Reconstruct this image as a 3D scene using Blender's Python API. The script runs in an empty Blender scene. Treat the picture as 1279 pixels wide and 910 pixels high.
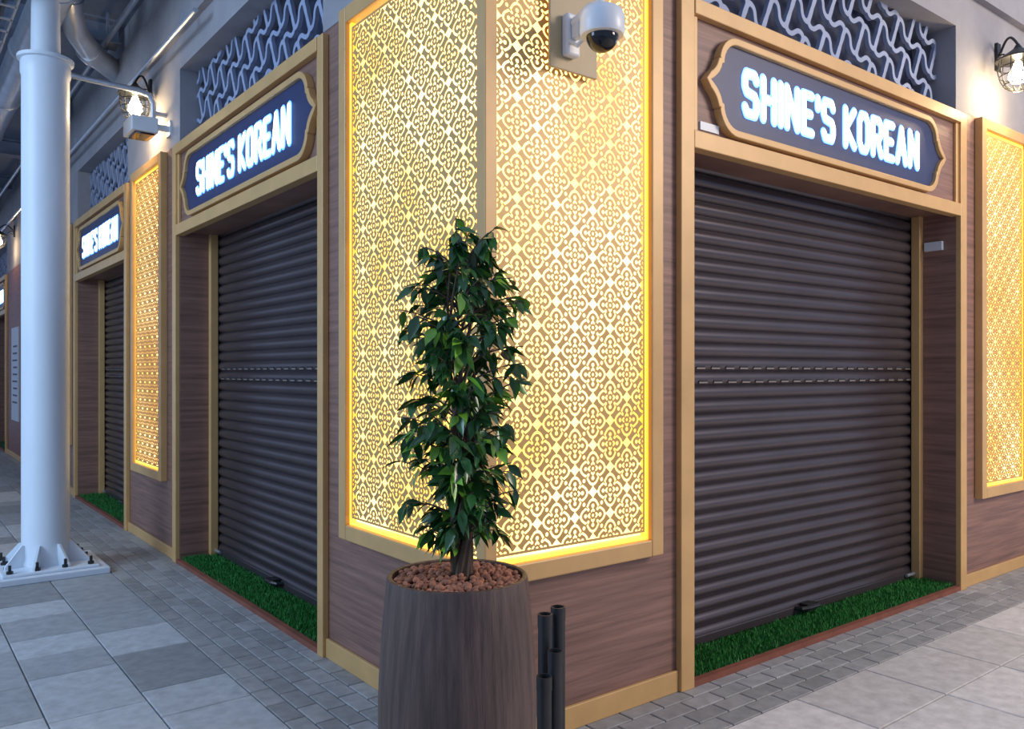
import bpy, bmesh, math, random
import numpy as np
from mathutils import Vector, Matrix
random.seed(7); np.random.seed(7)
S = bpy.context.scene
COL = S.collection
S.view_settings.view_transform='Standard'

# ------------------------------------------------------------ materials
def nt(name):
    m = bpy.data.materials.new(name); m.use_nodes = True
    n = m.node_tree; b = n.nodes['Principled BSDF']
    return m, n, b
def mat(name, c, rough=.5, metal=0, var=.0, scale=(8,8,8), bump=0, emis=None, es=0, detail=6, spec=None, attr=None, coat=0):
    m, n, b = nt(name)
    b.inputs['Roughness'].default_value = rough
    b.inputs['Metallic'].default_value = metal
    if spec is not None: b.inputs['Specular IOR Level'].default_value = spec
    if coat: b.inputs['Coat Weight'].default_value = coat
    tc = n.nodes.new('ShaderNodeTexCoord'); mp = n.nodes.new('ShaderNodeMapping')
    mp.inputs['Scale'].default_value = scale
    n.links.new(tc.outputs['Object'], mp.inputs['Vector'])
    no = n.nodes.new('ShaderNodeTexNoise'); no.inputs['Scale'].default_value = 1; no.inputs['Detail'].default_value = detail
    no.inputs['Roughness'].default_value = .6
    n.links.new(mp.outputs[0], no.inputs['Vector'])
    mr = n.nodes.new('ShaderNodeMapRange')
    mr.inputs['From Min'].default_value = .3; mr.inputs['From Max'].default_value = .7
    mr.inputs['To Min'].default_value = 1-var; mr.inputs['To Max'].default_value = 1+var
    n.links.new(no.outputs['Fac'], mr.inputs['Value'])
    vm = n.nodes.new('ShaderNodeVectorMath'); vm.operation = 'SCALE'
    if attr:
        a = n.nodes.new('ShaderNodeVertexColor'); a.layer_name = attr
        n.links.new(a.outputs['Color'], vm.inputs[0])
    else:
        vm.inputs[0].default_value = c
    n.links.new(mr.outputs[0], vm.inputs['Scale'])
    n.links.new(vm.outputs[0], b.inputs['Base Color'])
    if bump:
        bp = n.nodes.new('ShaderNodeBump'); bp.inputs['Strength'].default_value = bump; bp.inputs['Distance'].default_value = .01
        n.links.new(no.outputs['Fac'], bp.inputs['Height']); n.links.new(bp.outputs[0], b.inputs['Normal'])
    if emis:
        b.inputs['Emission Color'].default_value = (*emis, 1); b.inputs['Emission Strength'].default_value = es
    return m
M = {}
M['gold'] = mat('gold_paint', (.62,.37,.145), .42, .08, .08, (5,5,5), .05)
M['lat'] = mat('gold_lattice_metal', (.62,.37,.12), .45, .1, .08, (6,6,6))
M['wood'] = mat('brown_wood', (.235,.125,.094), .5, 0, .36, (1.6,1.6,38), .3)
M['redwood'] = mat('red_brown_wood', (.22,.07,.045), .5, 0, .3, (1.6,1.6,30), .2)
M['plaster'] = mat('grey_plaster', (.30,.29,.31), .8, 0, .12, (3,3,3), .1)
M['dark'] = mat('dark_void', (.02,.022,.03), .8)
M['backing'] = mat('screen_backing', (.035,.045,.09), .8)
M['screen'] = mat('screen_grey_blue', (.30,.35,.49), .6, 0, .1)
M['shut'] = mat('shutter_charcoal_metal', (.090,.073,.079), .28, .5, .12, (2,2,6))
M['slot'] = mat('shutter_slot', (.30,.24,.20), .4, .4)
M['navy'] = mat('navy_board', (.022,.034,.11), .45, 0, .1)
M['turfb'] = mat('turf_base', (.01,.05,.012), .9, 0, .4, (60,60,60))
M['turf'] = mat('turf_blades', (.02,.12,.02), .6, 0, 0, attr='col')
M['edge'] = mat('terracotta_edge', (.22,.07,.04), .7, 0, .2)
M['pave'] = mat('paving_stone', (.4,.4,.4), .62, 0, .18, (14,14,14), .12, attr='col')
M['joint'] = mat('paving_joint', (.14,.135,.13), .9, 0, .2)
M['white'] = mat('white_paint', (.72,.74,.76), .35, 0, .03)
M['colw'] = mat('column_white_paint', (.74,.79,.84), .4, 0, .05, (3,3,1))
M['steel'] = mat('galvanised_steel', (.55,.60,.67), .32, .7, .12, (6,6,6))
M['bolt'] = mat('dark_bolt', (.05,.05,.05), .4, .7)
M['black'] = mat('black_plastic', (.022,.022,.024), .4, 0, .2, (12,12,12))
M['pot'] = mat('pot_dark_brown', (.10,.060,.047), .5, 0, .45, (45,45,3.0), .6)
M['soil'] = mat('soil', (.06,.03,.02), .9, 0, .3, (40,40,40))
M['peb'] = mat('clay_pebbles', (.3,.12,.07), .8, 0, .1, attr='col')
M['leaf'] = mat('ficus_leaf', (.02,.07,.02), .28, 0, .15, (30,30,30), attr='col', coat=.15)
M['bark'] = mat('bark', (.10,.065,.04), .8, 0, .3, (40,40,8), .4)
M['ceil'] = mat('ceiling_paint', (.20,.235,.31), .7, 0, .1)
M['glass'] = mat('dark_dome_glass', (.01,.01,.012), .05, 0)
M['tan'] = mat('tan_board', (.48,.36,.20), .5, 0, .05)
M['poster'] = mat('poster_paper', (.6,.62,.66), .6)
M['ink'] = mat('poster_ink', (.06,.07,.1), .6)
M['bulb'] = mat('bulb_glow', (1,.9,.7), .4, emis=(1,.78,.45), es=30)
M['led'] = mat('led_strip', (1,.7,.2), .4, emis=(1,.52,.01), es=1.3)
M['lett'] = mat('sign_letter_glow', (1,1,1), .4, emis=(.70,.90,1), es=2.8)
M['halo'] = mat('sign_letter_halo', (.3,.5,1), .4, emis=(.08,.30,1), es=1.9)
# light box diffuser
def backmat():
    m, n, b = nt('lightbox_diffuser')
    b.inputs['Base Color'].default_value = (.8,.6,.3,1)
    tc = n.nodes.new('ShaderNodeTexCoord'); no = n.nodes.new('ShaderNodeTexNoise'); no.inputs['Scale'].default_value = 1.3
    n.links.new(tc.outputs['Object'], no.inputs['Vector'])
    cr = n.nodes.new('ShaderNodeValToRGB')
    cr.color_ramp.elements[0].position = .36; cr.color_ramp.elements[0].color = (1,.66,.10,1)
    cr.color_ramp.elements[1].position = .60; cr.color_ramp.elements[1].color = (1,.87,.42,1)
    n.links.new(no.outputs['Fac'], cr.inputs[0]); n.links.new(cr.outputs[0], b.inputs['Emission Color'])
    mr = n.nodes.new('ShaderNodeMapRange'); mr.inputs['From Min'].default_value=.35; mr.inputs['From Max'].default_value=.65
    mr.inputs['To Min'].default_value=1.5; mr.inputs['To Max'].default_value=2.5
    n.links.new(no.outputs['Fac'], mr.inputs[0]); n.links.new(mr.outputs[0], b.inputs['Emission Strength'])
    return m
M['back'] = backmat()

# ------------------------------------------------------------ helpers
def empty(name, loc=(0,0,0)):
    e = bpy.data.objects.new(name, None); e.location = loc; e.empty_display_size=.1; COL.objects.link(e); return e
def parent(o, p):
    o.parent = p
    o.matrix_parent_inverse = Matrix.Translation(p.location).inverted()
def mesh_obj(name, v, f, mats, mi=None, par=None, smooth=False, recalc=True, cols=None, bevel=0):
    me = bpy.data.meshes.new(name); me.from_pydata(v, [], f)
    for m in mats: me.materials.append(M[m] if isinstance(m, str) else m)
    if mi is not None: me.polygons.foreach_set('material_index', mi)
    if recalc:
        bm = bmesh.new(); bm.from_mesh(me); bmesh.ops.recalc_face_normals(bm, faces=bm.faces); bm.to_mesh(me); bm.free()
    if smooth: me.polygons.foreach_set('use_smooth', [True]*len(me.polygons))
    if cols is not None:   # per face colour
        a = me.color_attributes.new('col', 'FLOAT_COLOR', 'CORNER')
        arr = []
        for p in me.polygons:
            c = cols[p.index]; arr += [c[0], c[1], c[2], 1]*p.loop_total
        a.data.foreach_set('color', arr)
    me.update()
    o = bpy.data.objects.new(name, me); COL.objects.link(o)
    if bevel:
        b = o.modifiers.new('bevel', 'BEVEL'); b.width = bevel; b.segments = 2; b.limit_method = 'ANGLE'
    if par: parent(o, par)
    return o
R = lambda s, o, z: (s, -o, z)      # right wall : s->X, outward->-Y
L = lambda s, o, z: (-o, s, z)      # left wall  : s->Y, outward->-X
W = lambda x, y, z: (x, y, z)
class B:
    def __init__(s, tf=W): s.v=[]; s.f=[]; s.m=[]; s.mats=[]; s.tf=tf; s.c=[]
    def mi(s, m):
        if m not in s.mats: s.mats.append(m)
        return s.mats.index(m)
    def box(s, a0,a1,b0,b1,c0,c1, m='gold'):
        k=len(s.v); i=s.mi(m)
        for z in (c0,c1):
            for (a,b) in ((a0,b0),(a1,b0),(a1,b1),(a0,b1)): s.v.append(s.tf(a,b,z))
        for q in ((0,3,2,1),(4,5,6,7),(0,1,5,4),(1,2,6,5),(2,3,7,6),(3,0,4,7)):
            s.f.append([k+j for j in q]); s.m.append(i)
    def prism(s, pts, o0, o1, m):      # pts (s,z)
        k=len(s.v); n=len(pts); i=s.mi(m)
        for (a,z) in pts: s.v.append(s.tf(a,o0,z))
        for (a,z) in pts: s.v.append(s.tf(a,o1,z))
        s.f.append([k+j for j in range(n)]); s.f.append([k+n+j for j in reversed(range(n))]); s.m += [i,i]
        for j in range(n):
            s.f.append([k+j,k+(j+1)%n,k+n+(j+1)%n,k+n+j]); s.m.append(i)
    def ring(s, po, pi, o0, o1, m):
        n=len(po); k=len(s.v); i=s.mi(m)
        for P,o in ((po,o0),(po,o1),(pi,o1),(pi,o0)):
            for (a,z) in P: s.v.append(s.tf(a,o,z))
        for r in range(4):
            r2=(r+1)%4
            for j in range(n):
                s.f.append([k+r*n+j,k+r*n+(j+1)%n,k+r2*n+(j+1)%n,k+r2*n+j]); s.m.append(i)
    def tube(s, path, r, m, n=10, cap=True):
        i=s.mi(m); path=[Vector(s.tf(*p)) for p in path]; rings=[]
        rr = r if isinstance(r,(list,tuple)) else [r]*len(path)
        d0=(path[1]-path[0]).normalized()
        u=d0.orthogonal().normalized()
        for q,p in enumerate(path):
            if q==0: d=d0
            elif q==len(path)-1: d=(path[-1]-path[-2]).normalized()
            else: d=((path[q+1]-p).normalized()+(p-path[q-1]).normalized()).normalized()
            u=(u-d*u.dot(d)).normalized(); w=d.cross(u)
            k=len(s.v)
            for j in range(n):
                a=2*math.pi*j/n; s.v.append(tuple(p+(u*math.cos(a)+w*math.sin(a))*rr[q]))
            rings.append(k)
        for q in range(len(rings)-1):
            for j in range(n):
                s.f.append([rings[q]+j,rings[q]+(j+1)%n,rings[q+1]+(j+1)%n,rings[q+1]+j]); s.m.append(i)
        if cap:
            s.f.append([rings[0]+j for j in reversed(range(n))]); s.f.append([rings[-1]+j for j in range(n)]); s.m+=[i,i]
    def lathe(s, prof, cx, cy, m, n=32, cap=True):   # prof list (r,z) world
        i=s.mi(m); k=len(s.v)
        for (r,z) in prof:
            for j in range(n):
                a=2*math.pi*j/n; s.v.append((cx+r*math.cos(a),cy+r*math.sin(a),z))
        for q in range(len(prof)-1):
            for j in range(n):
                s.f.append([k+q*n+j,k+q*n+(j+1)%n,k+(q+1)*n+(j+1)%n,k+(q+1)*n+j]); s.m.append(i)
        if cap:
            s.f.append([k+j for j in reversed(range(n))]); s.f.append([k+(len(prof)-1)*n+j for j in range(n)]); s.m+=[i,i]
    def obj(s, name, par=None, **kw):
        return mesh_obj(name, s.v, s.f, s.mats, s.m, par, **kw)
def autosmooth(o, ang=40):
    me=o.data; me.polygons.foreach_set('use_smooth',[True]*len(me.polygons))
    bm=bmesh.new(); bm.from_mesh(me)
    for e in bm.edges:
        if len(e.link_faces)==2 and e.calc_face_angle(0)>math.radians(ang): e.smooth=False
    bm.to_mesh(me); bm.free()

# marching squares ------------------------------------------------
def msq(F, x0, z0, dx, dz):
    nx, nz = F.shape[0]-1, F.shape[1]-1
    V=[]; P=[]; E=[]; key={}
    def cv(i,j):
        k=(0,i,j)
        if k not in key: key[k]=len(V); V.append((x0+i*dx, z0+j*dz))
        return key[k]
    def xv(i,j,i2,j2):
        if (i2,j2)<(i,j): i,j,i2,j2=i2,j2,i,j
        k=(1,i,j,i2,j2)
        if k not in key:
            a,b=F[i,j],F[i2,j2]; t=a/(a-b); t=min(max(t,.02),.98)
            key[k]=len(V); V.append((x0+(i+(i2-i)*t)*dx, z0+(j+(j2-j)*t)*dz))
        return key[k]
    for i in range(nx):
        for j in range(nz):
            c=((i,j),(i+1,j),(i+1,j+1),(i,j+1))
            ins=[F[a]>0 for a in c]
            if not any(ins): continue
            poly=[]; isx=[]
            for q in range(4):
                if ins[q]: poly.append(cv(*c[q])); isx.append(False)
                if ins[q]!=ins[(q+1)%4]: poly.append(xv(*c[q],*c[(q+1)%4])); isx.append(True)
            if len(poly)<3: continue
            P.append(poly)
            for q in range(len(poly)):
                if isx[q] and isx[(q+1)%len(poly)]: E.append((poly[q],poly[(q+1)%len(poly)]))
    return V,P,E
def flower_field(res):
    g=np.linspace(0,1,res+1); X,Z=np.meshgrid(g,g,indexing='ij')
    H=np.full(X.shape,1.0)   # distance-like, <0 is hole
    def hole(d):
        nonlocal H; H=np.minimum(H,d)
    for (cx,cz) in ((0,0),(1,0),(0,1),(1,1),(.5,.5)):
        x=X-cx; z=Z-cz; r=np.hypot(x,z); th=np.arctan2(z,x)
        hole(r-.036)
        dg=np.minimum(np.abs(x-z),np.abs(x+z))/1.414
        hole(np.maximum(np.abs(r-(.098+.020*np.cos(4*th)))-.026,.012-dg))
        for k in range(4):
            a=k*math.pi/2
            hole(np.hypot(x-.205*math.cos(a),z-.205*math.sin(a))-.046)
            a+=math.pi/4
            hole(np.hypot(x-.182*math.cos(a),z-.182*math.sin(a))-.036)
        Rm=.292+.046*np.cos(4*th)
        hole(np.maximum(np.abs(r-Rm)-.029, .014-dg))
    for (cx,cz) in ((.5,0),(0,.5),(1,.5),(.5,1)):
        x=X-cx; z=Z-cz
        hole((np.abs(x)**.85+np.abs(z)**.85)**(1/.85)-.14)
    for cx in (.25,.75):
        for cz in (.25,.75):
            hole(np.hypot(X-cx,Z-cz)-.044)
    return H
FL={}
def lattice_mesh(name, tf, s0,s1,z0,z1,o0,o1, T=.15, res=26, par=None):
    n=max(1,round((s1-s0)/T)); k=max(1,round((z1-z0)/T)); tx=(s1-s0)/n; tz=(z1-z0)/k
    if res not in FL: FL[res]=msq(flower_field(res),0,0,1/res,1/res)
    V,P,E=FL[res]; v=[]; f=[]
    nv=len(V)
    for a in range(n):
        for c in range(k):
            b=len(v)
            v += [tf(s0+(a+x)*tx,o1,z0+(c+z)*tz) for x,z in V]
            v += [tf(s0+(a+x)*tx,o0,z0+(c+z)*tz) for x,z in V]
            f += [[b+q for q in p] for p in P]
            f += [(b+p,b+q,b+nv+q,b+nv+p) for p,q in E]
    w=.010
    bb=B(tf)
    bb.box(s0-w,s0,o0,o1,z0-w,z1+w,'lat'); bb.box(s1,s1+w,o0,o1,z0-w,z1+w,'lat')
    bb.box(s0,s1,o0,o1,z0-w,z0,'lat'); bb.box(s0,s1,o0,o1,z1,z1+w,'lat')
    b=len(v); v+=bb.v; f+=[[b+q for q in p] for p in bb.f]
    return mesh_obj(name, v, f, ['lat'], par=par, recalc=False)
def arab_mesh(name, tf, s0,s1,z0,z1,o0,o1, par, p=.16, d=.010):
    nx=int((s1-s0)/d); nz=int((z1-z0)/d)
    X,Z=np.meshgrid(np.arange(nx+1)*d,np.arange(nz+1)*d,indexing='ij')
    ca,sa=math.cos(.35),math.sin(.35)
    u=(X*ca+Z*sa)/p; v=(-X*sa+Z*ca)/p
    # curved arcs of a swirling field give leaf-like cells
    A=.30*np.sin(2*np.pi*v+.7*np.sin(2*np.pi*u)); C=.30*np.sin(2*np.pi*u+.7*np.sin(2*np.pi*v))
    a=np.abs(((u+A)%1)-.5); b=np.abs(((v+C)%1)-.5)
    ga=np.gradient(u+A,d); gb=np.gradient(v+C,d)
    na=np.hypot(ga[0],ga[1]); nb_=np.hypot(gb[0],gb[1])
    hw=.0145
    F=np.maximum(hw-a/np.maximum(na,2.0), hw-b/np.maximum(nb_,2.0))
    V,P,E=msq(F,s0,z0,(s1-s0)/nx,(z1-z0)/nz)
    nv=len(V)
    vv=[tf(x,o1,z) for x,z in V]+[tf(x,o0,z) for x,z in V]
    ff=[list(q) for q in P]+[(q,r,nv+r,nv+q) for q,r in E]
    return mesh_obj(name,vv,ff,['screen'],par=par,recalc=False)

# ------------------------------------------------------------ building
DEP=.32
HB,HT=2.56,3.25
def frame_box(b, s0,s1,z0,z1, w, o0,o1, m='gold', skipleft=False):
    if not skipleft: b.box(s0,s0+w,o0,o1,z0,z1,m)
    b.box(s1-w,s1,o0,o1,z0,z1,m)
    sl = s0 if skipleft else s0+w
    b.box(sl,s1-w,o0,o1,z0,z0+w,m); b.box(sl,s1-w,o0,o1,z1-w,z1,m)

def pilaster(tf, s0,s1, lat=None, poster=False, wood='wood'):
    e=empty('shop_pilaster', tf((s0+s1)/2,-.16,0))
    b=B(tf); b.box(s0,s1,-DEP,0,0,3.30,wood); b.obj('wood_cladding',e,bevel=.003)
    g=B(tf)
    g.box(s0-.0,s0+.09,.0,.035,0,3.27); g.box(s1-.09,s1,.0,.035,0,3.27)
    g.box(s0+.09,s1-.09,.0,.018,0,.085)
    g.obj('gold_posts',e,bevel=.004)
    if lat:
        a0,a1=lat; f=B(tf); frame_box(f,a0,a1,.60,3.29,.075,0,.055); f.obj('lattice_frame',e,bevel=.005)
        q=B(tf); q.box(a0+.075,a1-.075,.001,.008,.675,3.215,'back'); q.obj('light_box',e)
        q=B(tf); frame_box(q,a0+.0755,a1-.0755,.6755,3.2145,.018,.009,.03,'led'); q.obj('led_strip',e)
        lattice_mesh('gold_lattice',tf,a0+.110,a1-.110,.710,3.180,.030,.033,.155,20,e)
    if poster:
        c=(s0+s1)/2
        q=B(tf); q.box(c-.45,c+.45,.0,.02,.65,2.25,'poster'); 
        for i in range(9):
            q.box(c-.3,c+.3-.05*(i%3),.02,.022,.95+i*.12,.98+i*.12,'ink')
        o=q.obj('poster',e)
    return e

def profile_sign(cs,cz,Lh,H,off):
    # cartouche outline, quarter built then mirrored
    q=[]
    for i in range(9):
        a=math.pi/2*(1-i/8); q.append((Lh-.21+.11*math.cos(a), H-.11+.11*math.sin(a)))
    p0=(Lh-.085,H-.12); p1=(Lh-.065,.035); p2=(Lh,0)
    q.append((Lh-.085,H-.115))
    for i in range(1,8):
        t=i/7; q.append(((1-t)**2*p0[0]+2*t*(1-t)*p1[0]+t*t*p2[0],(1-t)**2*p0[1]+2*t*(1-t)*p1[1]+t*t*p2[1]))
    right=q+[(x,-z) for x,z in reversed(q[:-1])]
    pts=right+[(-x,-z) for x,z in right]
    n=len(pts); out=[]
    for i in range(n):
        a=Vector(pts[i-1]); b=Vector(pts[i]); c=Vector(pts[(i+1)%n])
        d=((c-b).normalized()+(b-a).normalized())
        d=d.normalized() if d.length>1e-6 else (c-a).normalized()
        nn=Vector((-d.y,d.x))      # pts clockwise -> outward is left
        out.append((cs+b.x+nn.x*off, cz+b.y+nn.y*off))
    return out
# block letters from strokes (unit width 1, height 1)
GL={'S':(1,[[(1,.86),(.85,1),(.15,1),(0,.85),(0,.66),(.15,.53),(.85,.47),(1,.34),(1,.15),(.85,0),(.15,0),(0,.14)]]),
'H':(1,[[(0,0),(0,1)],[(1,0),(1,1)],[(0,.5),(1,.5)]]),
'I':(.0,[[(0,0),(0,1)]]),
'N':(1,[[(0,0),(0,1),(1,0),(1,1)]]),
'E':(.85,[[(1,0),(0,0),(0,1),(1,1)],[(0,.5),(.85,.5)]]),
"'":(.0,[[(0,.75),(0,1)]]),
'K':(1,[[(0,0),(0,1)],[(1,1),(.05,.48),(1,0)]]),
'O':(1,[[(.25,0),(.75,0),(1,.2),(1,.8),(.75,1),(.25,1),(0,.8),(0,.2),(.25,0)]]),
'R':(1,[[(0,0),(0,1),(.75,1),(1,.85),(1,.62),(.75,.47),(0,.47)],[(.5,.47),(1,0)]]),
'A':(1.05,[[(0,0),(.5,1),(1,0)],[(.2,.32),(.8,.32)]]),
' ':(.15,[])}
def letters(b, txt, cs, cz, tw, th, sw, extra, o0, o1, m, flip):
    gap=sw+.026
    su=sum(GL[c][0] for c in txt); w=(tw-sw-gap*(len(txt)-1))/su
    x=-tw/2+sw/2; hh=th-sw; r=sw/2+extra
    for n_,ch in enumerate(txt):
        gw,st=GL[ch]
        for pl in st:
            P=[(x+p[0]*gw*w, -hh/2+p[1]*hh) for p in pl]
            for k_,(p,q) in enumerate(zip(P,P[1:])):
                dx,dz=q[0]-p[0],q[1]-p[1]; l=math.hypot(dx,dz); dx/=l; dz/=l
                a0=math.atan2(dz,dx); pts=[]
                for i in range(7): a=a0+math.pi/2+math.pi*i/6; pts.append((p[0]+r*math.cos(a),p[1]+r*math.sin(a)))
                for i in range(7): a=a0-math.pi/2+math.pi*i/6; pts.append((q[0]+r*math.cos(a),q[1]+r*math.sin(a)))
                b.prism([(cs+(-px if flip else px),cz+pz) for px,pz in pts],o0,o1+.0003*(n_%3)+.0001*k_,m)
        x+=gw*w+gap
def sign(tf, cs, cz=2.905, Lh=1.16, H=.21, sh=0):
    e=empty('shop_sign', tf(cs,.05,cz))
    b=B(tf)
    po=profile_sign(cs,cz,Lh,H,.035); pi=profile_sign(cs,cz,Lh,H,0)
    b.ring(po,pi,0,.045,'gold'); b.obj('sign_border',e,bevel=.004)
    b=B(tf); b.prism(pi,0,.022,'navy'); b.obj('sign_board',e)
    tw=1.82 if tf is R else 1.72
    sw=.032 if tf is R else .028
    b=B(tf); letters(b,"SHINE'S KOREAN",cs+sh,cz,tw,.235,sw,.013,.0225,.026,'halo',tf is L); b.obj('letter_halo',e)
    b=B(tf); letters(b,"SHINE'S KOREAN",cs+sh,cz,tw,.235,sw,0,.027,.033,'lett',tf is L); b.obj('letters',e)
    return e

def shutter(tf,a,b_):
    e=empty('roller_shutter', tf((a+b_)/2,-DEP,0))
    b=B(tf); i=b.mi('shut'); pitch=.0765; z=.045; k=0
    prof=[]
    while z<HB+.03:
        for t,o in ((0,-.008),(.05,.0),(.18,.010),(.38,.017),(.6,.017),(.8,.010),(.94,.0),(.985,-.008)):
            prof.append((-DEP+.02+o, z+pitch*t))
        z+=pitch
    for (o,zz) in prof: b.v.append(tf(a,o,zz)); b.v.append(tf(b_,o,zz))
    for q in range(len(prof)-1): b.f.append([2*q,2*q+1,2*q+3,2*q+2]); b.m.append(i)
    o=b.obj('slats',e,recalc=False); autosmooth(o,50)
    g=B(tf)
    g.box(a,b_,-DEP+.0,-DEP+.045,.035,.085,'shut')          # bottom rail
    g.obj('bottom_rail',e,bevel=.006)
    g=B(tf)
    s=a+.15
    while s<b_-.12:
        g.box(s,s+.07,-DEP+.03,-DEP+.039,1.512,1.519,'slot'); g.box(s+.02,s+.09,-DEP+.03,-DEP+.039,1.435,1.442,'slot')
        g.box(s,s+.07,-DEP+.03,-DEP+.0385,1.519,1.529,'dark'); g.box(s+.02,s+.09,-DEP+.03,-DEP+.0385,1.442,1.452,'dark'); s+=.125
    g.obj('vent_slots',e)
    g=B(tf); g.box(b_-.055,b_,-DEP+.04,-DEP+.10,.03,HB+.03,'gold'); g.box(a,a+.055,-DEP+.04,-DEP+.10,.03,HB+.03,'gold')
    g.obj('inner_gold_frame',e,bevel=.004)
    h=B(tf); c=(a+b_)/2
    h.tube([(c-.09,-DEP+.045,.075),(c-.085,-DEP+.09,.08),(c-.05,-DEP+.11,.085),(c+.05,-DEP+.11,.085),(c+.085,-DEP+.09,.08),(c+.09,-DEP+.045,.075)],.013,'black',8)
    h.box(c-.045,c+.045,-DEP+.045,-DEP+.10,.06,.10,'black')
    h.tube([(b_-.16,-DEP+.06,.07),(b_-.05,-DEP+.06,.07)],.011,'steel',8)
    h.obj('handle_and_bolt',e)
    return e
def turf(tf,a,b_,n):
    e=empty('artificial_grass_strip', tf((a+b_)/2,-.14,.0))
    b=B(tf); b.box(a,b_,-DEP+.0,-.005,0,.028,'turfb'); b.box(a,b_,-.005,.03,0,.03,'edge'); b.obj('turf_base',e)
    v=[];f=[];c=[]
    for _ in range(n):
        s=random.uniform(a+.005,b_-.005); o=random.uniform(-DEP+.05,-.008); h=random.uniform(.012,.03); an=random.uniform(0,6.28); w=.0035
        dx,dy=w*math.cos(an),w*math.sin(an); lx,ly=random.uniform(-.01,.01),random.uniform(-.01,.01)
        lo=min(o+ly,-.002)
        k=len(v); v+=[tf(s-dx,o-dy,.027),tf(s+dx,o+dy,.027),tf(s+lx,lo,.027+h)]; f.append((k,k+1,k+2))
        g=random.uniform(.7,1.6); c.append((.016*g,.16*g,.02*g))
    mesh_obj('turf_blades',v,f,['turf'],par=e,recalc=False,cols=c)
def bay(tf,a,b_,nb,sh=0,scr_p=.235,d=.008):
    e=empty('shopfront_header', tf((a+b_)/2,-.1,HB))
    b=B(tf); b.box(a,b_,-DEP,0,HB+.03,HT,'wood'); b.obj('header_panel',e)
    g=B(tf)
    g.box(a,b_,-.03,.035,HB,HB+.085,'gold'); g.box(a,b_,-.0,.04,HT-.055,HT+.02,'gold'); g.box(a,a+.04,0,.02,HB+.085,HT-.055,'gold'); g.box(b_-.04,b_,0,.02,HB+.085,HT-.055,'gold')
    g.obj('header_trim',e,bevel=.004)
    e2=empty('decorative_screen', tf((a+b_)/2,-.2,HT))
    arab_mesh('screen_lattice',tf,a,b_,HT+.04,3.87,-.155,-.13,e2,scr_p,d)
    q=B(tf); q.box(a,b_,-.335,-.30,HT+.035,3.87,'backing'); q.obj('screen_backing',e2)
    sign(tf,(a+b_)/2-.08 if tf is R else (a+b_)/2-.07, sh=sh, Lh=min(1.2,(b_-a)/2-.1))
    shutter(tf,a,b_); turf(tf,a,b_,nb)

wr=B(R); wl=B(L)
RP=[(1.185,3.97),(5.35,8.1)]; LP=[(1.49,4.1),(5.8,8.25),(9.95,12.5),(15.0,17.5)]
for w_,bays,end in ((wr,RP,9.4),(wl,LP,19.2)):
    prev=0.0
    w_.box(0,end,-.6,0.0,3.87,5.2,'plaster')
    w_.box(.7,end,-.6,-.34,0,3.87,'dark')
    for (a,b_) in bays:
        w_.box(prev+.001,a,-.34,0,3.30,3.87,'plaster'); prev=b_
        w_.box(a,b_,-.34,-.0,3.262,3.285,'plaster')
    w_.box(prev,end,-.34,0,3.30,3.87,'plaster')
    w_.box(0,end,0,.05,4.12,4.5,'plaster')
wr.obj('wall_right'); wl.obj('wall_left')
bay(R,*RP[0],13000,sh=-.02); bay(R,*RP[1],1500,d=.012)
bay(L,*LP[0],12000); bay(L,*LP[1],4000); bay(L,*LP[2],1000,d=.012); bay(L,*LP[3],500,d=.014)
pilaster(R,3.97,5.35,(4.26,5.10)); pilaster(R,8.1,9.4,(8.33,9.17))
pilaster(L,4.1,5.8,(4.45,5.46)); pilaster(L,8.25,9.95,(8.6,9.6)); pilaster(L,12.5,15.0,None,True,'redwood'); pilaster(L,17.5,19.2,(17.8,18.8))

# corner pilaster
e=empty('corner_pilaster',(.3,.3,0))
b=B(W); b.box(0,1.185,0,DEP,0,3.30,'wood'); b.box(0,DEP,DEP,1.49,0,3.30,'wood'); b.obj('wood_cladding',e,bevel=.003)
g=B(R); g.box(1.09,1.185,0,.035,0,3.27); g.box(-.018,1.09,0,.018,0,.10); g.obj('gold_post_right',e,bevel=.004)
g=B(L); g.box(1.42,1.49,0,.035,0,3.27); g.box(0,1.42,0,.018,0,.10); g.obj('gold_post_left',e,bevel=.004)
ZB,ZT=.67,3.29
g=B(W)
for tf,en in ((R,.94),(L,1.185)):
    gb=B(tf); c0=0
    gb.box(en-.075,en,0,.06,ZB,ZT); gb.box(c0,en-.075,0,.06,ZB,ZB+.075); gb.box(c0,en-.075,0,.06,ZT-.08,ZT)
    gb.obj('lattice_frame',e,bevel=.006)
    q=B(tf); q.box(0.0,en-.075,.001,.008,ZB+.075,ZT-.08,'back'); q.obj('light_box',e)
    q=B(tf); q.box(en-.097,en-.0755,.009,.036,ZB+.075,ZT-.08,'led'); q.box(0.0,en-.097,.009,.034,ZB+.0755,ZB+.092,'led'); q.obj('led_strip',e)
    lattice_mesh('gold_lattice',tf,.012,en-.075-.036,ZB+.120,ZT-.115,.034,.037,.195,44,e)
g.box(-.058,0,-.058,0,ZB,ZT,'gold'); g.obj('corner_post',e,bevel=.005)

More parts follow.
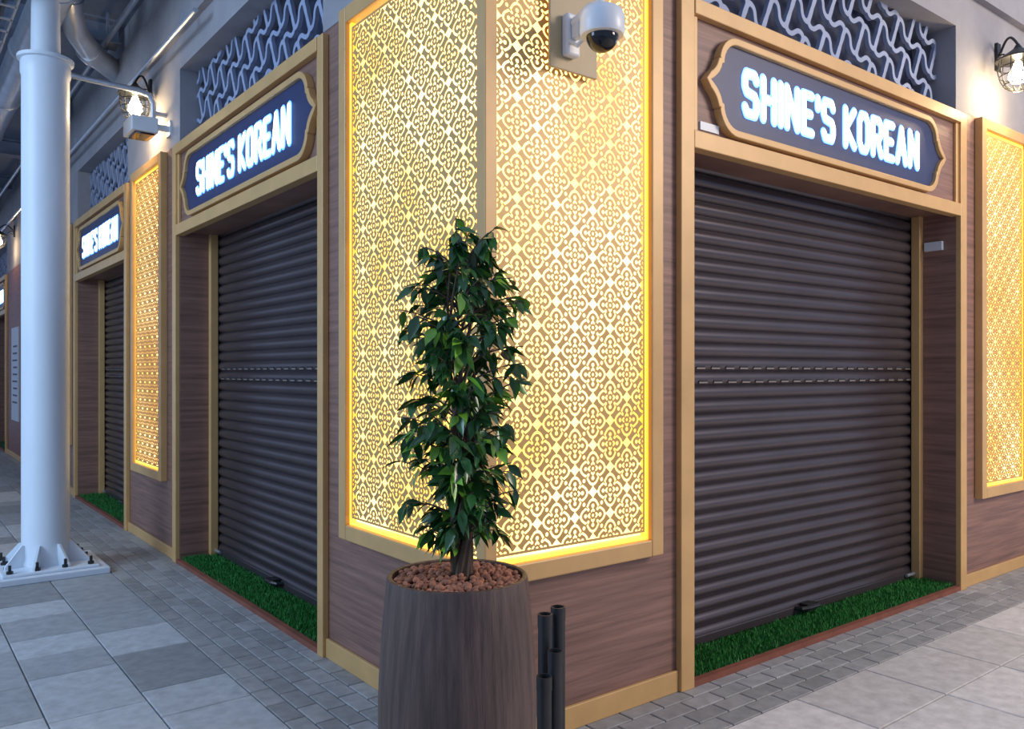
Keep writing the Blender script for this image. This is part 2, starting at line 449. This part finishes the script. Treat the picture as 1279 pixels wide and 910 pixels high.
# ------------------------------------------------------------ ground
def slab_field(cells, name):
    v=[];f=[];c=[]
    for (x0,x1,y0,y1,col) in cells:
        g=.0035; h=.003; k=len(v)
        x0+=g;x1-=g;y0+=g;y1-=g
        v+=[(x0,y0,-.012),(x1,y0,-.012),(x1,y1,-.012),(x0,y1,-.012),(x0,y0,-.003),(x1,y0,-.003),(x1,y1,-.003),(x0,y1,-.003),
            (x0+h,y0+h,0),(x1-h,y0+h,0),(x1-h,y1-h,0),(x0+h,y1-h,0)]
        for q in ((0,1,5,4),(1,2,6,5),(2,3,7,6),(3,0,4,7),(4,5,9,8),(5,6,10,9),(6,7,11,10),(7,4,8,11),(8,9,10,11)):
            f.append([k+j for j in q]); c.append(col)
    return v,f,c
cells=[]
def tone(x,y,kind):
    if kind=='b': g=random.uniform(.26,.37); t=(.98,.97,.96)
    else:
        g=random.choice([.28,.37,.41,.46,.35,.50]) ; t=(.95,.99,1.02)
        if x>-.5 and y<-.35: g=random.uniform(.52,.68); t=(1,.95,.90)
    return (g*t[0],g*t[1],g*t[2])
BW=.50; BR=.40
x=-BW
while x>-7:
    w=random.choice([.30,.40,.40,.50]); yy=-5-random.uniform(0,.5)
    while yy<21:
        l=random.choice([.35,.45,.6,.6,.75]); cells.append((x-w,x,yy,yy+l,tone(x-w,yy,'a'))); yy+=l
    x-=w
y=-BR
while y>-6:
    w=random.choice([.30,.40,.40,.50]); xx=-BW
    while xx<10:
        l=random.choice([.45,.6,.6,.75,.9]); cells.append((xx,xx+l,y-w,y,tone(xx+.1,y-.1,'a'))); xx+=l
    y-=w
for r in range(5):
    x1=-BW+.1*r; yy=-BR; first=True
    while yy<20:
        l=.1 if (first and r%2) else .2
        first=False
        cells.append((x1,x1+.1,yy,yy+l,tone(x1,yy,'b'))); yy+=l
for r in range(4):
    y1=-BR+.1*r; xx=0.0; first=True
    while xx<10:
        l=.1 if (first and r%2) else .2
        first=False
        cells.append((xx,xx+l,y1,y1+.1,tone(0,0,'b'))); xx+=l
v,f,c=slab_field(cells,'p')
pv=empty('floor',(0,0,0))
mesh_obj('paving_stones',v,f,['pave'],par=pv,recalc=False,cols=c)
b=B(W); b.box(-7.5,10,-6.5,21,-.1,-.008,'joint'); b.obj('joint_bed',pv)

# ------------------------------------------------------------ ceiling + services
b=B(W); b.box(-4.5,-.0,3.2,20,4.8,4.95,'ceil'); b.obj('ceiling')
for k in range(7):
    b=B(W); y0=3.2+k*2.6
    b.box(-4.5,-.06,y0,y0+.22,4.585,4.60,'ceil'); b.box(-4.5,-.06,y0,y0+.22,4.785,4.80,'ceil'); b.box(-4.5,-.06,y0+.10,y0+.12,4.60,4.785,'ceil')
    b.obj('ceiling_beam')
d=B(W); d.tube([(-.80,4.0,4.42),(-.80,20,4.42)],.14,'steel',20)
for k in range(10): d.tube([(-.80,4.4+k*1.6,4.42),(-.80,4.46+k*1.6,4.42)],.150,'steel',20)
for k in range(6): d.box(-.81,-.79,4.8+k*2.6,4.82+k*2.6,4.5,4.8,'steel')
o=d.obj('ventilation_duct'); autosmooth(o)
d=B(W)
pts=[Vector((-.60,5.0,4.80)),Vector((-.60,5.2,4.62)),Vector((-.50,5.45,4.48)),Vector((-.32,5.75,4.42)),Vector((-.12,6.0,4.42)),Vector((.0,6.15,4.42))]
d.tube([tuple(p) for p in pts],.10,'steel',20)
d.tube([(-.60,5.17,4.65),(-.59,5.23,4.6)],.112,'steel',20); d.tube([(-.36,5.7,4.43),(-.30,5.78,4.42)],.112,'steel',20)
o=d.obj('duct_elbow'); autosmooth(o)
d=B(W)
for x in (-1.35,-1.05): d.box(x,x+.015,3.4,20,4.25,4.33,'steel')
for k in range(60): d.box(-1.35,-1.04,3.5+k*.28,3.53+k*.28,4.25,4.262,'steel')
for k in range(7):
    d.box(-1.36,-1.35,3.9+k*2.6,3.92+k*2.6,4.33,4.8,'steel'); d.box(-1.035,-1.025,3.9+k*2.6,3.92+k*2.6,4.25,4.8,'steel')
for x in (-1.3,-1.24,-1.18,-1.12): d.tube([(x,3.4,4.275),(x,20,4.275)],.018,'black',8)
d.obj('cable_tray')
for (x,z,r) in ((-.20,4.555,.025),(-.12,4.02,.018)):
    d=B(W); d.tube([(x,3.3,z),(x,20,z)],r,'steel',10)
    for k in range(8): d.box(x-.01,x+.01,3.6+k*2.05,3.63+k*2.05,z,4.8 if z>4.3 else z+.1,'steel')
    o=d.obj('conduit_pipe')
# column
CX,CY=-.876,4.44
e=empty('steel_column',(CX,CY,0))
b=B(W)
b.lathe([(.172,.05),(.172,.09),(.160,.12),(.160,3.70),(.168,3.72),(.168,3.80),(.160,3.82)],CX,CY,'colw',40); o=b.obj('shaft',e); autosmooth(o)
b=B(W); b.lathe([(.19,3.82),(.19,3.845),(.10,3.85),(.09,4.8)],CX,CY,'colw',24); o=b.obj('head_stub',e); autosmooth(o)
b=B(W); b.box(CX-.37,CX+.37,CY-.37,CY+.37,0,.045,'colw'); b.box(CX-.31,CX+.31,CY-.31,CY+.31,.045,.065,'colw'); b.obj('base_plate',e,bevel=.006)
b=B(W); bo=B(W)
for k in range(8):
    a=math.pi/4*k+math.pi/8; ca,sa=math.cos(a),math.sin(a); t=.008
    P=[(.155,.065),(.30,.065),(.30,.085),(.18,.22),(.155,.22)]; q=len(b.v); b.mi('colw')
    for sg in (-1,1):
        for (r,z) in P: b.v.append((CX+r*ca-sg*t*sa,CY+r*sa+sg*t*ca,z))
    b.f.append([q+j for j in range(5)]); b.f.append([q+9-j for j in range(5)]); b.m+=[0,0]
    for j in range(5): b.f.append([q+j,q+(j+1)%5,q+5+(j+1)%5,q+5+j]); b.m.append(0)
for k in range(12):
    s_=[(-.26,-.26),(-.09,-.26),(.09,-.26),(.26,-.26),(.26,-.09),(.26,.09),(.26,.26),(.09,.26),(-.09,.26),(-.26,.26),(-.26,.09),(-.26,-.09)][k]
    bo.lathe([(.022,.065),(.022,.085)],CX+s_[0],CY+s_[1],'bolt',6); bo.lathe([(.010,.085),(.010,.125)],CX+s_[0],CY+s_[1],'bolt',8)
b.obj('gussets',e); bo.obj('anchor_bolts',e)

# ------------------------------------------------------------ lanterns
def lantern(tf,s,o,z,bs,power=12):
    e=empty('wall_lantern',tf(s,o,z))
    c=tf(s,o,z); b=B(W)
    cx,cy=c[0],c[1]
    b.lathe([(.012,z+.20),(.03,z+.17),(.05,z+.155),(.135,z+.10),(.14,z+.09),(.12,z+.09)],cx,cy,'bolt',16); 
    for k in range(10):
        a=2*math.pi*k/10
        path=[(cx+r*math.cos(a),cy+r*math.sin(a),z+h) for r,h in ((.115,.09),(.122,.02),(.105,-.05),(.075,-.10),(.03,-.125))]
        b.tube(path,.0035,'bolt',5)
    for r,h in ((.120,.04),(.115,-.02),(.09,-.08),(.03,-.125)):
        b.tube([(cx+r*math.cos(t*math.pi/10),cy+r*math.sin(t*math.pi/10),z+h) for t in range(21)],.004,'bolt',5)
    b.obj('cage',e)
    g=B(W); g.lathe([(.002,z-.080),(.04,z-.068),(.058,z-.035),(.055,z),(.032,z+.04),(.02,z+.08)],cx,cy,'bulb',16); g.obj('bulb',e)
    k=B(tf)
    k.box(bs-.03,bs+.03,0,.02,z+.10,z+.30,'bolt')
    pa=[]
    for i in range(13):
        t=i/12; pa.append((bs+(s-bs)*t, .02+(o-.02)*t, z+.20+.09*math.sin(t*math.pi)))
    k.tube(pa,.009,'bolt',7)
    sc=[(bs+(s-bs)*.3+0*i, .05+.045*math.cos(i*.6)*(1-i/14), z+.16+.045*math.sin(i*.6)*(1-i/14)) for i in range(12)]
    k.tube(sc,.006,'bolt',6)
    k.obj('scroll_bracket',e)
    l=bpy.data.lights.new('lantern_bulb','POINT'); l.energy=power; l.color=(1,.72,.4); l.shadow_soft_size=.05
    lo=bpy.data.objects.new('lamp_light',l); lo.location=(cx,cy,z-.16); COL.objects.link(lo); parent(lo,e)
lantern(R,4.47,.20,3.60,4.62,16); lantern(L,4.78,.17,3.72,4.95,18); lantern(L,13.8,.25,3.72,13.9,8)
# column-to-wall bracket pipe
b=B(W)
b.tube([(CX+.155,CY,3.76),(-.5,4.46,3.76),(-.22,4.48,3.76),(-.13,4.485,3.74),(-.10,4.49,3.68),(-.10,4.49,3.53)],.022,'steel',12)
b.tube([(-.10,4.49,3.6),(0,4.49,3.6)],.02,'steel',10)
o=b.obj('support_pipe'); autosmooth(o)
e=empty('flood_light',(-.17,4.45,3.45))
b=B(W); b.box(-.30,-.10,4.33,4.62,3.40,3.52,'white'); b.box(-.27,-.12,4.36,4.59,3.385,3.40,'glass'); b.obj('housing',e,bevel=.015)
b=B(W); b.box(-.12,0,4.36,4.40,3.44,3.48,'white'); b.box(-.015,0,4.33,4.43,3.40,3.52,'white'); b.obj('bracket',e)

# ------------------------------------------------------------ security camera
e=empty('security_camera',(.40,-.07,2.85))
b=B(R); b.box(.25,.51,.062,.075,2.72,3.30,'tan'); b.obj('mount_board',e,bevel=.004)
b=B(R); b.box(.31,.38,.075,.115,2.77,2.94,'white'); b.box(.325,.365,.115,.16,2.83,2.92,'white')
b.obj('wall_bracket',e,bevel=.010)
b=B(R); b.tube([(.345,.12,2.89),(.347,.20,2.925),(.35,.26,2.925),(.35,.27,2.90)],.024,'white',14); 
b.tube([(.325,.10,2.83),(.32,.16,2.79),(.335,.22,2.83)],.009,'white',8); o=b.obj('arm',e); autosmooth(o)
b=B(W); hx,hy=.35,-.27
b.lathe([(.03,2.915),(.055,2.910),(.078,2.895),(.086,2.875),(.088,2.815),(.082,2.80),(.06,2.798)],hx,hy,'white',32); o=b.obj('dome_housing',e); autosmooth(o,60)
b=B(W); b.lathe([(.063*math.cos(t*math.pi/16),2.80-.063*math.sin(t*math.pi/16)) for t in range(8)]+[(.003,2.737)],hx,hy,'glass',28); o=b.obj('dome_glass',e); autosmooth(o,80)
b=B(R); b.box(1.26,1.40,.0,.008,2.665,2.705,'white'); b.obj('notice_plate')
b=B(W); b.box(3.94,3.969,.08,.20,2.34,2.40,'white'); b.obj('notice_plate')

# ------------------------------------------------------------ pipes
e=empty('black_pipe_bundle',(.09,-.27,0)); b=B(W)
for (x,y,z) in ((.171,-.215,.606),(.098,-.226,.594),(.083,-.300,.48),(.016,-.318,.408)):
    r=.027; b.lathe([(r-.005,.0),(r,.0),(r,z-.05),(r+.0015,z-.05),(r+.0015,z),(r-.005,z),(r-.005,z-.2),(.001,z-.2)],x,y,'black',20)
o=b.obj('pipes',e); autosmooth(o)

# ------------------------------------------------------------ potted ficus
PX,PY=-.525,-.566
e=empty('potted_ficus_tree',(PX,PY,0))
b=B(W)
pr=[(.165,0),(.178,.02)]
for i in range(1,16):
    z=.02+.875*i/15; t=(z/.9)
    r=.178+ (.232-.178)*math.sin(min(1,t/.58)*math.pi/2) if t<.58 else .232-(.232-.206)*((t-.58)/.42)**1.6
    pr.append((r,z))
pr+=[(.205,.902),(.198,.905),(.191,.902),(.189,.86),(.02,.86)]
b.lathe(pr,PX,PY,'pot',56); o=b.obj('planter',e); autosmooth(o,50)
b=B(W); b.lathe([(.188,.855),(.188,.882)],PX,PY,'soil',32); b.obj('soil',e)
ico=bmesh.new(); bmesh.ops.create_icosphere(ico,subdivisions=2,radius=1); iv=[v.co.copy() for v in ico.verts]; ifc=[[v.index for v in f.verts] for f in ico.faces]; ico.free()
v=[];f=[];c=[]
for _ in range(620):
    r=.182*math.sqrt(random.random()); a=random.uniform(0,6.283); s=random.uniform(.006,.0115); k=len(v)
    p=Vector((PX+r*math.cos(a),PY+r*math.sin(a),.886+random.uniform(0,.012)+.012*(1-r/.182)))
    sq=random.uniform(.7,1)
    v+=[(p.x+q.x*s,p.y+q.y*s*sq,p.z+q.z*s*.85) for q in iv]; f+=[[k+j for j in q] for q in ifc]
    g=random.uniform(.6,1.35); c+=[(.36*g,.145*g,.08*g)]*len(ifc)
mesh_obj('clay_pebbles',v,f,['peb'],par=e,recalc=False,cols=c,smooth=True)
# stems
def env(z):
    P=[(.93,.03),(.99,.07),(1.06,.115),(1.15,.15),(1.3,.16),(1.5,.15),(1.65,.15),(1.78,.145),(1.85,.10),(1.90,.05),(1.96,.015)]
    for (a,ra),(b2,rb) in zip(P,P[1:]):
        if a<=z<=b2: return ra+(rb-ra)*(z-a)/(b2-a)
    return .02
b=B(W)
for k in range(7):
    a0=k*.9; path=[];rr=[]
    top=random.uniform(1.55,1.9)
    for i in range(15):
        t=i/14; z=.885+(top-.885)*t; rad=.022+.022*t
        path.append((PX+.015+rad*math.cos(a0+t*5),PY+rad*math.sin(a0+t*5),z)); rr.append(.010*(1-t)+.0025)
    b.tube(path,rr,'bark',7)
twigs=[]
Rv=Vector((.790,-.613,0))
for k in range(190):
    z=random.uniform(.99,1.88); a=random.uniform(0,6.283); R0=env(z)*random.uniform(.5,1.28)
    st=Vector((PX+.01,PY,z-.06)); zz=z+random.uniform(-.02,.06)
    off=Rv*(.012*math.sin(z*9)+.014)
    en=Vector((PX+R0*math.cos(a),PY+R0*math.sin(a),zz))+off
    mid=(st+en)/2+Vector((0,0,.035))
    path=[(st*(1-t)**2+mid*2*t*(1-t)+en*t*t) for t in (0,.25,.5,.75,1)]
    b.tube([tuple(p) for p in path],[.003,.0028,.0024,.002,.0015],'bark',5); twigs.append(path)
for (dx,h) in ((-.005,1.95),(.07,1.86),(-.06,1.85),(.13,1.80)):
    st=Vector((PX,PY,1.65)); en=Vector((PX,PY,h))+Rv*dx
    path=[st.lerp(en,t) for t in (0,.3,.6,.85,1)]; b.tube([tuple(p) for p in path],.0025,'bark',5); twigs.append(path); twigs.append(path)
b.obj('stems',e)
v=[];f=[];c=[]
def leaf(p,d,ln,w,col):
    d=d.normalized(); side=d.cross(Vector((0,0,1)))
    if side.length<.05: side=Vector((1,0,0))
    side.normalize(); side=(Matrix.Rotation(random.uniform(-.9,.9),3,d)@side); up=side.cross(d)
    k=len(v)
    prof=((0,.06),(.12,.5),(.33,.98),(.55,.92),(.78,.5),(.92,.16),(1,0.02))
    for t,wd in prof:
        m=p+d*ln*t - Vector((0,0,1))*ln*.18*t*t
        v.append(tuple(m+side*w*wd+up*w*.28*wd)); v.append(tuple(m-up*0)); v.append(tuple(m-side*w*wd+up*w*.28*wd))
    for i in range(len(prof)-1):
        a=k+3*i; f.append((a,a+1,a+4,a+3)); f.append((a+1,a+2,a+5,a+4)); c.extend([col,col])
for path in twigs:
    tip=path[-1]; hd=(path[-1]-path[2]); hd.z=0
    if hd.length<.01: hd=Vector((random.uniform(-1,1),random.uniform(-1,1),0))
    hd.normalize()
    yt=random.random()<.20
    for j in range(7):
        t=random.uniform(.35,1.0); i=min(3,int(t*4)); p=path[i].lerp(path[i+1],t*4-i)
        d=hd*random.uniform(.1,.9)+Vector((random.uniform(-.7,.7),random.uniform(-.7,.7),random.uniform(-1.1,.15)))
        young=random.random()<(.65 if yt else .07)
        g=random.uniform(.55,1.5)
        col=(.17*g,.38*g,.035*g) if young else (.028*g,.10*g,.024*g)
        ln=random.uniform(.045,.075)
        leaf(p+Vector((random.uniform(-.006,.006),)*3),d,ln,ln*random.uniform(.19,.25),col)
mesh_obj('leaves',v,f,['leaf'],par=e,recalc=False,cols=c,smooth=True)

# ------------------------------------------------------------ lights, world, camera
w=bpy.data.worlds.new('World'); S.world=w; w.use_nodes=True
bg=w.node_tree.nodes['Background']; bg.inputs[0].default_value=(.40,.54,.86,1); bg.inputs[1].default_value=.72
def area(name,loc,tgt,size,pw,col):
    l=bpy.data.lights.new(name,'AREA'); l.energy=pw; l.size=size; l.color=col
    o=bpy.data.objects.new(name,l); o.location=loc; COL.objects.link(o)
    o.rotation_euler=(Vector(tgt)-Vector(loc)).to_track_quat('-Z','Y').to_euler()
area('cool_daylight',(-6.5,3,4.2),(-.3,4.5,1.5),3.5,340,(.50,.72,1))
area('warm_fill_light',(5.5,-5.5,4.6),(3.0,0,1.0),2.5,390,(1,.85,.71))  # added area light out of view, warms and brightens right wall and paving
cam=bpy.data.cameras.new('camera'); co=bpy.data.objects.new('camera',cam); COL.objects.link(co)
co.location=(-1.87,-2.56,1.5); co.rotation_euler=(math.pi/2,0,-math.atan2(.613,.790))
cam.sensor_width=36; cam.lens=36*1020/1279; cam.shift_y=.0065; cam.clip_start=.05
S.camera=co
